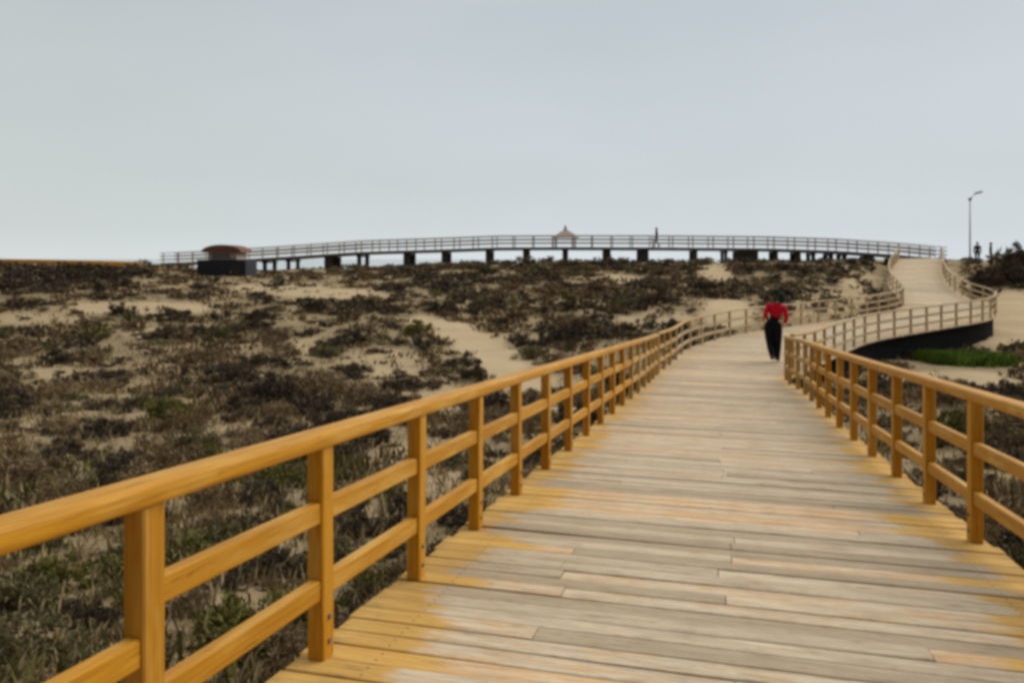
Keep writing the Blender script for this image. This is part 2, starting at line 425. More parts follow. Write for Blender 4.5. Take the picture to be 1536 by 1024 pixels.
nearR = [5.14 + 1.02 * k for k in range(-3, 13)]
railing('railing', LE, ss_from_D(LE, nearL), M['yellow'], 'yellow stained wooden railing along the left edge of the boardwalk, nearest and longest', -1, 'boardwalk railings', single=2, H=.868, rail=(.115, .070))
railing('railing', RE, ss_from_D(RE, nearR), M['yellow'], 'yellow stained wooden railing along the right edge, ending beside the person in red', 1, 'boardwalk railings', H=.905, rail=(.115, .070))
sL0, sR0 = s_of_D(LE, nearL[-1]), s_of_D(RE, nearR[-1])
s_mid = s_of_D(CE, 41)
def spread(a, b, st): n = max(2, int(round((b - a) / st))); return [a + (b - a) * k / n for k in range(n + 1)]
railing('railing', LE, spread(sL0 + .4, s_mid, 1.45), M['pale'], 'pale weathered railing on the far side of the bend behind the person in red', -1, 'boardwalk railings', fade=True)
railing('railing', RE, spread(sR0 + 1.6, s_mid, 1.45), M['pale'], 'pale weathered railing on the near side of the bend above the green grass patch', 1, 'boardwalk railings', fade=True)
railing('railing', LE, spread(s_mid + .9, TOT - .6, 1.9), M['pale'], 'pale railing up the left side of the ramp that climbs to the pier', -1, 'boardwalk railings')
railing('railing', RE, spread(s_mid + .9, TOT - .6, 1.9), M['pale'], 'pale railing up the right side of the ramp that climbs to the pier', 1, 'boardwalk railings')

# ------------------------------------------------------------------ the pier across the dunes
def at(px, py, D): return V(((px - 768) / 1195 * D, D, EYE + (HOR - py) / 1195 * D))
PIER = [at(*p) for p in ((1412, 389, 69.2), (1340, 382, 69.6), (1250, 376, 70), (1150, 372.5, 70.5), (1000, 371, 71), (850, 370.5, 71.5), (750, 371, 72), (650, 374.5, 73), (550, 377.5, 74.5), (450, 384, 76.5), (385, 388, 78), (330, 391, 80), (300, 392.5, 81), (240, 395, 82))]
PS = [0]
for i in range(1, len(PIER)): PS.append(PS[-1] + (PIER[i] - PIER[i - 1]).length)
def pier_at(s): return V([float(np.interp(s, PS, [p[k] for p in PIER])) for k in range(3)])
def pier_s(px): return float(np.interp(-px, [-(768 + 1195 * p.x / p.y) for p in PIER], PS))
def build_pier():
    root = empty('pier', V((PIER[5].x, PIER[5].y, ground_z(PIER[5].x, PIER[5].y))))
    tag(root, 'long greyed timber pier walkway on dark pillars crossing behind the dunes', 'pier')
    L = PS[-1]; W = 2.4
    def line(off, dz, st=1.2):
        out = []
        for s in np.arange(0, L, st):
            p = pier_at(s); q = pier_at(min(s + .3, L)); d = (q - p); d.z = 0; d.normalize()
            r = V((-d.y, d.x, 0)); out.append(p + r * off + V((0, 0, dz)))
        return out
    # off < 0 : seaward ; off > 0 : towards the camera (the pier runs right to left)
    mb = MB(); mb.sweep(line(0, -.06), W, .11, .01, 1, smooth=False); mb.build('deck', M['grey'], root)
    for o in (W / 2 - .12, -W / 2 + .12):
        mb = MB(); mb.sweep(line(o, -.20), .12, .17, .01, 1, smooth=False); mb.build('beam', M['pierdark'], root)
    for o in (W / 2 - .06, -W / 2 + .06):
        mb = MB(); mb.sweep(line(o, 1.0), .10, .07, .015, 2); mb.build('handrail', M['grey'], root)
        for h in (.35, .68):
            mb = MB(); mb.sweep(line(o, h), .05, .11, .008, 1, smooth=False); mb.build('mid_rail', M['grey'], root)
        for s in np.arange(.5, L - .3, 1.75):
            p = pier_at(s); q = pier_at(s + .2); d = (q - p); d.z = 0; d.normalize(); r = V((-d.y, d.x, 0))
            b = p + r * o; mb = MB(); mb.prof_bar(b + V((0, 0, -.01)), b + V((0, 0, .965)), .09, .09, side=d, up=r); mb.build('railing_post', M['grey'], root)
    for px, w in ((405, .34), (440, .3), (500, .8), (545, .34), (615, .55), (670, .5), (735, .45), (790, .55), (848, .5), (910, .65), (964, .9), (1040, .44), (1086, .25), (1118, 1.9), (1160, .4), (1193, .5), (1216, .3), (1242, .35), (1262, .3), (1300, .6), (1340, .9)):
        s = pier_s(px); p = pier_at(s); q = pier_at(s + .2); d = (q - p); d.z = 0; d.normalize(); r = V((-d.y, d.x, 0))
        for o in ((W / 2 - .4, -W / 2 + .4) if w < 1 else (0,)):
            b = p + r * o; mb = MB()
            mb.prof_bar(V((b.x, b.y, ground_z(b.x, b.y) - .5)), b + V((0, 0, -.3)), w, .26 if w < 1 else 1.6, side=d, up=r, ch=.015); mb.build('pillar', M['pierdark'], root)
        if w < 1:
            mb = MB(); mb.prof_bar(p + r * 1.15 + V((0, 0, -.42)), p - r * 1.15 + V((0, 0, -.42)), .24, .16); mb.build('crossbeam', M['under'], root)
build_pier()

# far boardwalk spur with a yellow rail at the far left
def far_spur():
    pts = [at(*p) for p in ((-120, 404, 58), (0, 406, 60), (90, 407, 62), (170, 408, 64), (212, 409, 65.5))]
    root = empty('railing', pts[2]); tag(root, 'distant yellow railing on the dune crest at the far left', 'railing', 'boardwalk railings')
    for i in range(len(pts) - 1):
        for k in range(3):
            p = pts[i].lerp(pts[i + 1], k / 3); d = (pts[i + 1] - pts[i]); d.z = 0; d.normalize(); r = V((d.y, -d.x, 0))
            g = ground_z(p.x, p.y)
            mb = MB(); mb.prof_bar(V((p.x, p.y, min(g, p.z) - .2)), p + V((0, 0, .60)), .12, .10, side=d, up=r); mb.build('post', M['yellow'], root)
    mb = MB(); mb.sweep([p + V((0, 0, .72)) for p in pts],   .18, .34, .03, 2); mb.build('handrail', M['yellow'], root)
    mb = MB(); mb.sweep([p + V((0, 0, .25)) for p in pts], .05, .14, .01, 1); mb.build('mid_rail', M['under'], root)
far_spur()

# ------------------------------------------------------------------ beach hut
M['hut_dark'] = flat('dark_blue_boards', (.022, .022, .032), .7, .3, .3, 3)
M['hut_pale'] = flat('cream_boards', (.48, .40, .34), .8, .2, .15, 3)
M['hut_red'] = flat('red_brown_roofing', (.17, .080, .058), .8, .2, .3, 2)
M['glass'] = flat('window_glass', (.10, .12, .14), .1, .6, .1, 2)
def hut():
    D = 59.0; cx = (332 - 768) / 1195 * D; g = EYE + (HOR - 419) / 1195 * D
    o = V((cx, D, g)); root = empty('beach_hut', o); tag(root, 'small beach hut with red brown arched roof, pale band and dark walls', 'hut')
    W, Dp = 3.6, 2.6
    def box(mb, x0, x1, y0, y1, z0, z1, mi=0): mb.prof_bar(o + V(((x0 + x1) / 2, y0, (z0 + z1) / 2)), o + V(((x0 + x1) / 2, y1, (z0 + z1) / 2)), x1 - x0, z1 - z0, ch=.02, mi=mi)
    mb = MB(); box(mb, -W / 2, W / 2, 0, Dp, -.4, 1.45); mb.build('wall', M['hut_dark'], root)
    mb = MB(); box(mb, -W / 2 + .75, W / 2 - .75, .25, Dp - .25, 1.452, 1.98); upper = mb.build('upper_wall', M['hut_pale'], root)
    mb = MB(); box(mb, -.75, .55, .19, .245, 1.56, 1.88); mb.build('window', M['glass'], root)
    mb = MB()                                                          # low arched roof
    n = 12; R = 1.5; prof = []
    for k in range(n + 1):
        a = math.pi * k / n; prof.append((R * math.cos(a), (.58 * math.sin(a))))
    b = len(mb.v)
    for y in (-.05, Dp + .05):
        for (x, z) in prof: mb.v.append(o + V((x - .02, y, 1.99 + z)))
    m = n + 1
    for i in range(n): mb.face((b + i, b + i + 1, b + m + i + 1, b + m + i), ((0, 0),) * 4)
    mb.face(tuple(b + i for i in range(m - 1, -1, -1)), ((0, 0),) * m); mb.face(tuple(b + m + i for i in range(m)), ((0, 0),) * m)
    mb.face((b, b + m, b + 2 * m - 1, b + m - 1), ((0, 0),) * 4)
    mb.build('roof', M['hut_red'], root)
    mb = MB(); box(mb, .6, 1.4, -.04, -.002, -.2, 1.12); dr = mb.build('door', M['under'], root)
    mb = MB(); box(mb, .68, .72, -.075, -.042, .45, .6); mb.build('handle', M['grey'], dr, origin=o)
    mb = MB(); box(mb, -2.4, 2.35, -.9, -.01, -.35, -.05); mb.build('step', M['under'], root)
hut()

# small shelter on the pier
M['tan_roof'] = flat('tan_canvas', (.42, .32, .27), .85, .1, .12, 2)
def shelter():
    s = pier_s(848); p = pier_at(s); p.z -= .013; root = empty('shelter', p); tag(root, 'small tan pyramid roofed shelter standing on the pier', 'shelter')
    hw = 1.0
    for sx in (-1, 1):
        for sy in (-1, 1):
            mb = MB(); mb.prof_bar(p + V((sx * .85, sy * .85, 0)), p + V((sx * .85, sy * .85, 1.02)), .09, .09, (0, 1, 0)); mb.build('post', M['grey'], root)
    mb = MB(); b = len(mb.v); mb.v += [p + V(c) for c in ((-1.2, -1.1, .86), (1.2, -1.1, .86), (1.2, 1.1, .86), (-1.2, 1.1, .86), (-.16, -.12, 1.55), (.16, -.12, 1.55), (.16, .12, 1.55), (-.16, .12, 1.55), (-.04, 0, 1.98), (.04, 0, 1.98))]
    for f in ((0, 1, 5, 4), (1, 2, 6, 5), (2, 3, 7, 6), (3, 0, 4, 7), (4, 5, 9, 8), (6, 7, 8, 9), (3, 2, 1, 0)): mb.face(tuple(b + i for i in f), ((0, 0),) * 4)
    mb.face((b + 5, b + 6, b + 9), ((0, 0),) * 3); mb.face((b + 7, b + 4, b + 8), ((0, 0),) * 3)
    mb.build('roof', M['tan_roof'], root)
    mb = MB(); mb.prof_bar(p + V((-.8, -.4, .42)), p + V((.8, -.4, .42)), .4, .06); mb.build('bench', M['grey'], root)
shelter()

# street lamp
M['lamp'] = flat('lamp_housing', (.14, .16, .18), .5, .4, .1, 5)
def lamp():
    D = 72; b = at(1455, 388, D); b.z = ground_z(b.x, b.y) - .05; top = EYE + (HOR - 297) / 1195 * D
    root = empty('street_lamp', b); tag(root, 'tall thin grey street lamp with one short arm standing above the ramp', 'street lamp')
    mb = MB(); mb.tube(b, V((b.x, b.y, top)), .075, .045, 10); mb.build('pole', M['steel'], root)
    mb = MB(); mb.tube(b, b + V((0, 0, .4)), .13, .11, 10); mb.build('base', M['steel'], root)
    mb = MB(); mb.tube(V((b.x, b.y, top - .05)), V((b.x + .5, b.y - .1, top + .42)), .035, .03, 8); mb.build('arm', M['steel'], root)
    mb = MB(); mb.prof_bar(V((b.x + .42, b.y - .1, top + .40)), V((b.x + 1.0, b.y - .12, top + .55)), .26, .16, ch=.05, rounds=2); mb.build('lamp_head', M['lamp'], root)
    mb = MB(); mb.prof_bar(V((b.x - .12, b.y, top - .12)), V((b.x + .12, b.y, top - .12)), .16, .22, ch=.03, rounds=2); mb.build('junction_box', M['lamp'], root)
lamp()

# ------------------------------------------------------------------ people
M['skin'] = flat('skin', (.45, .27, .19), .6, .3, .05)
M['hair'] = flat('dark_hair', (.018, .018, .016), .6, .3, .3, 30)
M['red'] = flat('red_cloth', (.60, .010, .03), .8, .1, .15, 20)
M['black'] = flat('black_cloth', (.010, .011, .014), .85, .1, .2, 20)
M['bluecloth'] = flat('dark_blue_cloth', (.018, .024, .05), .85, .1, .2, 20)
M['darkgreen'] = flat('dark_green_knit', (.020, .035, .026), .9, .1, .2, 40)
M['maroon'] = flat('maroon_cloth', (.10, .03, .035), .85, .1, .2, 20)
M['shoe'] = flat('shoe_leather', (.03, .03, .045), .6, .3, .2, 20)
M['sole'] = flat('pale_sole', (.35, .36, .36), .8, .1, .1, 20)
M['eye'] = flat('eyes', (.03, .02, .015), .2, .5, .05)
def skin_mesh(name, verts, edges, root_i, levels=2):
    """verts: (x,y,z,rx,ry) ; grows one continuous surface over the joints"""
    me = bpy.data.meshes.new(name + '_joints'); me.from_pydata([v[:3] for v in verts], edges, [])
    o = bpy.data.objects.new('tmp', me); COL.objects.link(o)
    o.modifiers.new('s', 'SKIN').use_smooth_shade = True
    sv = me.skin_vertices[0].data if me.skin_vertices else None
    if sv is None:
        bm = bmesh.new(); bm.from_mesh(me); bm.verts.layers.skin.verify(); bm.to_mesh(me); bm.free(); sv = me.skin_vertices[0].data
    for i, v in enumerate(verts): sv[i].radius = (v[3], v[4]); sv[i].use_root = (i == root_i)
    ss = o.modifiers.new('d', 'SUBSURF'); ss.levels = ss.render_levels = levels
    dg = bpy.context.evaluated_depsgraph_get(); dg.update()
    out = bpy.data.meshes.new_from_object(o.evaluated_get(dg)); out.name = name
    bpy.data.objects.remove(o); bpy.data.meshes.remove(me)
    return out
def put(name, me, m, root):
    me.materials.clear(); me.materials.append(m)
    o = bpy.data.objects.new(name, me); COL.objects.link(o); o.parent = root; return o
def ellip(mb_name, parts, m, root, seg=16):
    bm = bmesh.new()
    for (c, r, rot) in parts:
        mtx = Matrix.Translation(c) @ Euler(rot).to_matrix().to_4x4() @ Matrix.Diagonal((*r, 1))
        bmesh.ops.create_uvsphere(bm, u_segments=seg, v_segments=seg // 2 + 2, radius=1, matrix=mtx)
    me = bpy.data.meshes.new(mb_name); bm.to_mesh(me); bm.free()
    me.polygons.foreach_set('use_smooth', [True] * len(me.polygons)); return put(mb_name, me, m, root)

def person(loc, rz, J, top, legs, cap, label, scale=1.0, lw=1.0, group='people on the boardwalk and pier'):
    """J: dict of joint positions (local: x right, y the way the person faces, z up)"""
    root = empty('person', loc, rz); root.scale = (scale,) * 3; tag(root, label, 'person', group)
    g = lambda k: V(J[k])
    pel, chest, neck, head = g('pelvis'), g('chest'), g('neck'), g('head')
    verts = []; edges = []
    def add(p, rx, ry=None, frm=None):
        verts.append((p[0], p[1], p[2], rx, ry if ry else rx))
        if frm is not None: edges.append((frm, len(verts) - 1))
        return len(verts) - 1
    i_p = add(pel, .11, .085)
    i_w = add(pel.lerp(chest, .5), .10, .08, i_p); i_c = add(chest, .15, .105, i_w)
    i_n = add(neck, .055, .058, i_c); up = (head - neck).normalized()
    i_j = add(head - up * .055 + V((0, .02, 0)), .062, .075, i_n); i_h = add(head + up * .02, .078, .098, i_j); add(head + up * .095, .06, .075, i_h)
    hand_chains = []
    for sd in 'LR':
        sg = -1 if sd == 'L' else 1
        sh, el, wr, ft = g('sh' + sd), g('el' + sd), g('wr' + sd), g('hand' + sd)
        a = add(sh, .055, .055, i_c); b = add(sh.lerp(el, .5), .047, None, a); c = add(el, .038, None, b); d = add(el.lerp(wr, .45), .036, None, c); e = add(wr, .026, .022, d)
        hd = (ft - wr).normalized(); pm = add(wr + hd * .05, .036, .020, e)
        side = hd.cross(V((0, 0, 1)));
        if side.length < .3: side = V((0, 1, 0))
        side.normalize(); nrm = side.cross(hd).normalized()
        for k, ln in zip((-1.5, -.5, .5, 1.5), (.062, .074, .078, .066)):
            f0 = add(wr + hd * .088 + side * (k * .019), .0095, None, pm)
            f1 = add(wr + hd * (.088 + ln * .5) + side * (k * .020) + nrm * .006, .0085, None, f0)
            add(wr + hd * (.088 + ln * .92) + side * (k * .020) + nrm * .024, .0075, None, f1)
        t0 = add(wr + hd * .045 - side * .036, .011, None, pm); add(wr + hd * .085 - side * .056 + nrm * .012, .009, None, t0)
        hp, kn, an, toe = g('hip' + sd), g('kn' + sd), g('an' + sd), g('toe' + sd)
        a = add(hp, .088, None, i_p); b = add(hp.lerp(kn, .5), .076, None, a); c = add(kn, .056, None, b); d = add(kn.lerp(an, .4), .052, None, c); e = add(an, .036, None, d); add(an.lerp(toe, .45) - V((0, 0, .04)), .034, .026, e)
    put('body', skin_mesh('body', verts, edges, i_p), M['skin'], root)
    # top: torso and sleeves
    verts, edges = [], []
    i_p = add(pel.lerp(chest, J.get('hem', .12)), .165, .128); i_w = add(pel.lerp(chest, .6), .155, .122, i_p); i_c = add(chest + V((0, 0, .02)), .175, .128, i_w); add(neck - up * .025, .075, .075, i_c)
    for sd in 'LR':
        sh, el, wr = g('sh' + sd), g('el' + sd), g('wr' + sd)
        a = add(sh, .074, None, i_c); b = add(sh.lerp(el, .5), .066, None, a); c = add(el, .058, None, b); d = add(el.lerp(wr, .5), .052, None, c); add(el.lerp(wr, .94), .040, None, d)
    put('jacket', skin_mesh('jacket', verts, edges, 0), top, root)
    verts, edges = [], []
    i_p = add(pel.lerp(chest, .0), .158, .124); i_w = add(pel.lerp(chest, .5), .152, .120, i_p); add(chest - V((0, 0, .03)), .160, .118, i_w)
    put('shirt', skin_mesh('shirt', verts, edges, 0), legs, root)
    verts, edges = [], []
    i_p = add(pel + V((0, 0, .04)), .150, .122); add(pel.lerp(chest, .4), .150, .118, i_p)
    for sd in 'LR':
        hp, kn, an = g('hip' + sd), g('kn' + sd), g('an' + sd)
        a = add(hp, .106 * lw, None, i_p); b = add(hp.lerp(kn, .5), .092 * lw, None, a); c = add(kn, .074 * lw, None, b); d = add(kn.lerp(an, .5), .066 * lw, None, c); add(kn.lerp(an, 1.0), .060, None, d)
    put('trousers', skin_mesh('trousers', verts, edges, 0), legs, root)
    for sd in 'LR':
        an, toe = g('an' + sd), g('toe' + sd); f = (toe - an); f.z = 0; f.normalize()
        verts, edges = [], []
        a = add(an + V((0, 0, .05)), .062); b = add(an - f * .05 - V((0, 0, .030)), .058, .050, a); c = add(an + f * .09 - V((0, 0, .030)), .062, .052, a); add(an + f * .20 - V((0, 0, .042)), .056, .040, c)
        sh = put('shoe', skin_mesh('shoe', verts, edges, 0), M['shoe'], root)
    # head details
    F_ = V((0, 1, 0)); R_ = V((1, 0, 0)); hr = .0
    ellip('ear', [(head + R_ * sx * .080 + V((0, -.005, -.005)), (.012, .026, .034), (0, 0, sx * .3)) for sx in (-1, 1)], M['skin'], root, 10)
    ellip('nose', [(head + F_ * .108 + V((0, 0, -.02)), (.014, .022, .022), (.3, 0, 0))], M['skin'], root, 10)
    for sx in (-1, 1): ellip('eye', [(head + F_ * .094 + R_ * sx * .032 + V((0, 0, .012)), (.013, .010, .009), (0, 0, 0))], M['eye'], root, 10)
    ellip('mouth', [(head + F_ * .098 + V((0, 0, -.062)), (.024, .008, .006), (0, 0, 0))], M['maroon'], root, 10)
    ellip('hair' if cap is M['hair'] else 'hat', [(head + V((0, -.018, .045)), (.098, .112, .098), (.12, 0, 0)), (head + V((0, -.055, -.03)), (.088, .070, .10), (0, 0, 0))], cap, root, 18)
    return root
def stand(**kw):
    J = dict(pelvis=(0, 0, .95), chest=(0, .0, 1.30), neck=(0, .01, 1.49), head=(0, .03, 1.63),
             shL=(-.19, 0, 1.41), elL=(-.25, -.03, 1.12), wrL=(-.24, .08, .88), handL=(-.23, .13, .72),
             shR=(.19, 0, 1.41), elR=(.25, -.03, 1.12), wrR=(.24, .08, .88), handR=(.23, .13, .72),
             hipL=(-.10, 0, .90), knL=(-.11, .03, .50), anL=(-.11, -.02, .085), toeL=(-.13, .16, .04),
             hipR=(.10, 0, .90), knR=(.11, .03, .50), anR=(.11, -.02, .085), toeR=(.13, .16, .04))
    J.update(kw); return J
# the walker in red: seen from behind, weight on the right foot, elbows out, leaning to the right
def deck_z(x, y):
    i = int(np.argmin((CE[:, 0] - x) ** 2 + (CE[:, 1] - y) ** 2)); return float(CE[i, 2]) + .006
Jr = stand(pelvis=(-.02, 0, .95), chest=(.05, .03, 1.27), neck=(.12, .06, 1.46), head=(.17, .09, 1.60), hem=.46,
           shL=(-.14, .01, 1.40), elL=(-.20, -.12, 1.16), wrL=(-.16, .10, 1.06), handL=(-.11, .19, 1.04),
           shR=(.25, .03, 1.36), elR=(.30, -.06, 1.10), wrR=(.25, .14, .98), handR=(.21, .25, .96),
           hipL=(-.12, 0, .90), knL=(-.11, .10, .52), anL=(-.03, -.18, .15), toeL=(-.03, -.01, .06),
           hipR=(.08, 0, .90), knR=(.08, .08, .50), anR=(.07, .14, .085), toeR=(.08, .33, .04))
px_ = V((7.30, 22.2, 0)); px_.z = deck_z(px_.x, px_.y)
person(px_, math.radians(-22), Jr, M['red'], M['black'], M['darkgreen'], 'person in a bright red jacket and black trousers walking away along the boardwalk', 1.12, 1.42)
s_ = pier_s(985); p_ = pier_at(s_) + V((0, 0, -.012))
person(p_, 1.2, stand(knL=(-.11, .16, .52), anL=(-.11, .16, .09), toeL=(-.12, .34, .05), anR=(.11, -.24, .12), toeR=(.11, -.07, .05), knR=(.11, .0, .50)), M['black'], M['bluecloth'], M['hair'], 'person in dark clothes walking alone on top of the pier')
for px, D, lab, tp, lg, rz in ((1466, 66.5, 'person in a maroon top standing on the dune crest nearer the street lamp', M['maroon'], M['black'], 2.6), (1486, 68.5, 'person in dark blue standing on the dune crest farther from the street lamp', M['bluecloth'], M['bluecloth'], -2.0)):
    x = (px - 768) / 1195 * D
    person(V((x, D, ground_z(x, D) - .01)), rz, stand(), tp, lg, M['hair'], lab)

# ------------------------------------------------------------------ scrub
def bush_arrays(seed, nleaf, nclump, leaf, flatness, spiky=0.0):
    r = np.random.default_rng(seed)
    th = r.uniform(0, 2 * np.pi, nclump); ph = np.arccos(r.uniform(.05, 1, nclump)); rad = r.uniform(.45, 1.0, nclump)
    lob = 1 + .25 * np.sin(th * 3 + seed) + .15 * np.sin(th * 5 + 2 * seed)
    C = np.stack([rad * lob * np.sin(ph) * np.cos(th), rad * lob * np.sin(ph) * np.sin(th), flatness * rad * np.cos(ph) * r.uniform(.7, 1.15, nclump) + .03], 1)
    cs = r.uniform(.12, .30, nclump)
    ci = r.integers(0, nclump, nleaf)
    off = r.normal(0, 1, (nleaf, 3)); off /= np.linalg.norm(off, axis=1)[:, None]; off *= (r.uniform(0, 1, (nleaf, 1)) ** .4)
    P = C[ci] + off * cs[ci][:, None] * np.array([1, 1, .75])
    P[:, 2] = np.maximum(P[:, 2], .01)
    out = off + P * .7 + np.array([0, 0, .5]); out /= np.linalg.norm(out, axis=1)[:, None]
    a = out + r.normal(0, .55, (nleaf, 3)); a /= np.linalg.norm(a, axis=1)[:, None]
    t = r.normal(0, 1, (nleaf, 3)); b = np.cross(a, t); b /= np.linalg.norm(b, axis=1)[:, None]
    ln = leaf * r.uniform(.6, 1.5, (nleaf, 1)); wd = ln * r.uniform(.25, .5, (nleaf, 1)) * (1 - .6 * spiky)
    v = np.stack([P - a * ln * .5, P + b * wd * .5, P + a * ln * .6, P - b * wd * .5], 1).reshape(-1, 3)
    f = np.arange(nleaf * 4).reshape(-1, 4)
    clumpcol = r.uniform(0, 1, nclump)
    col = np.clip(.6 * clumpcol[ci] + .4 * r.uniform(0, 1, nleaf), 0, 1)
    # twigs : thin blades from the root to each clump
    tv, tf = [], []
    for k in range(nclump):
        e = C[k] * .97; s0 = np.array([C[k][0] * .12, C[k][1] * .12, 0.0]); w = .016
        mid = (s0 + e) / 2 + r.normal(0, .05, 3)
        base = len(v) + len(tv)
        for q, ww in ((s0, w), (mid, w * .7), (e, w * .3)):
            for ang in (0, 2.1, 4.2): tv.append(q + np.array([math.cos(ang) * ww, math.sin(ang) * ww, 0]))
        for l in (0, 3):
            for i in range(3): tf.append((base + l + i, base + l + (i + 1) % 3, base + l + 3 + (i + 1) % 3, base + l + 3 + i))
    V_ = np.concatenate([v, np.array(tv)]); F_ = np.concatenate([f, np.array(tf)])
    cc = np.concatenate([col, np.zeros(len(tf))]); mi = np.concatenate([np.zeros(nleaf, int), np.ones(len(tf), int)])
    return V_, F_, cc, mi
def np_mesh(name, v, f, cc, mi, mats):
    me = bpy.data.meshes.new(name); n = len(f); k = f.shape[1]
    me.vertices.add(len(v)); me.vertices.foreach_set('co', v.astype(np.float32).ravel())
    me.loops.add(n * k); me.loops.foreach_set('vertex_index', f.astype(np.int32).ravel())
    me.polygons.add(n); me.polygons.foreach_set('loop_start', np.arange(0, n * k, k, dtype=np.int32))
    me.polygons.foreach_set('material_index', mi.astype(np.int32))
    for m in mats: me.materials.append(m)
    ca = me.color_attributes.new('Col', 'FLOAT_COLOR', 'CORNER')
    c4 = np.repeat(np.stack([cc, cc, cc, np.ones_like(cc)], 1), k, axis=0)
    ca.data.foreach_set('color', c4.astype(np.float32).ravel())
    me.update(calc_edges=True); me.validate(); return me
KINDS = ('dry', 'dark', 'olive', 'green')
BM, BA = {}, {}
for ki, k in enumerate(KINDS):
    for q in range(3):
        near = bush_arrays(100 * ki + q, 2600, 34, .105, .55 + .12 * q, 0.5 if k == 'dry' else 0)
        BM[k, q] = np_mesh('scrub_bush_' + k, *near, [M['leaf_' + k], M['twig']])
        BA[k, q] = bush_arrays(500 + 100 * ki + q, 330, 20, .26, .55 + .12 * q, .2)

def deck_dist(x, y):
    return float(np.sqrt(np.min((C_XY[:, 0] - x) ** 2 + (C_XY[:, 1] - y) ** 2)))
spots = []; grid = {}
def free(x, y, r, pk=.62):
    gx, gy = int(x // 2), int(y // 2)
    for i in range(gx - 1, gx + 2):
        for j in range(gy - 1, gy + 2):
            for (a, b, c) in grid.get((i, j), ()):
                if (a - x) ** 2 + (b - y) ** 2 < (pk * (r + c)) ** 2: return False
    return True
def addspot(x, y, r, k, sz=1.0):
    spots.append((x, y, ground_z(x, y), r, k, sz)); grid.setdefault((int(x // 2), int(y // 2)), []).append((x, y, r))
# marked shrubs first
for px, py, D, r, k, sz in ((1462, 430, 51, 1.05, 'dark', 1.1), (1480, 428, 52, 1.2, 'dark', 1.3), (1500, 424, 53, 1.3, 'dark', 1.4), (1518, 420, 54, 1.3, 'dark', 1.5), (1472, 430, 50, .9, 'dark', 1.1), (1535, 420, 53, 1.3, 'dark', 1.4), (1490, 405, 58, 1.0, 'dark', 1.1),
                            (1512, 396, 64, 1.3, 'dry', 1.5), (1532, 396, 63, 1.5, 'dark', 1.5), (1552, 396, 63, 1.6, 'dry', 1.5), (1524, 400, 60, 1.1, 'dark', 1.2), (1540, 405, 58, 1.3, 'dark', 1.4), (1515, 592, 19.5, .62, 'dark', 1.0), (1545, 590, 19.8, .7, 'dry', 1.0), (1530, 545, 25, .5, 'dry', 1.0),
                            (835, 520, 30, .85, 'dark', 1.1), (865, 512, 31, .8, 'dark', 1.0), (600, 585, 22, .55, 'dark', 1.2), (640, 582, 22.3, .4, 'dark', 1.1)):
    addspot((px - 768) / 1195 * D, D, r, k, sz)
for q in range(60):
    D = random.uniform(45, 58); addspot((random.uniform(-30, 212) - 768) / 1195 * D, D, random.uniform(.7, 1.0), 'dark', random.uniform(.8, 1.2))
tries = 0
while tries < 30000 and len(spots) < 2200:
    tries += 1
    D = 3.2 + 72 * random.random() ** 1.25; u = random.uniform(-.86, .86); x = u * D
    r = random.choice((.28, .35, .42, .5, .62, .75, .9)) * (1.0 if D > 14 else .66)
    dd = deck_dist(x, D)
    if dd < 1.72 + r * (.75 if dd < 3.5 else .6): continue
    z = ground_z(x, D); px, py = project(x, D, z)
    if D < 30 and r > .7 and random.random() < .6: continue
    if D > 60 and 66 < D and abs(D - 71) < 3.4 and u < .52: continue
    b = bareness(x, D, z)
    if random.random() < b * 1.05: continue
    if D < 24 and px > 1250 and dd < 1.9 + r: continue
    if abs(x - 15.8) < 2.6 and abs(D - 27.0) < 2.6: continue
    if abs(x + 21.5) < 2.2 + r and 54 < D < 64: continue
    # the slope behind is closed scrub, the middle ground is open
    dens = 1.0 if py < 470 and px > 520 else (.6 if py < 440 else .36)
    if px < 480 and py > 640: dens = .42
    if px < 215 and py < 440: dens = 1.0
    if u > .45 and D > 24: dens = .28
    if random.random() > dens: continue
    if not free(x, D, r, .45 if 380 < py < 470 and px > 520 else .62): continue
    if px < 520 and py > 720: k = random.choices(KINDS, (4.5, 3.5, 2.6, 3))[0]
    elif py > 520: k = random.choices(KINDS, (5.0, 4.8, 1.5, .3))[0]
    else: k = random.choices(KINDS, (4, 6, .8, .15))[0]
    addspot(x, D, r, k, random.uniform(.7, 1.15) * (1.0 if D < 40 else .8))

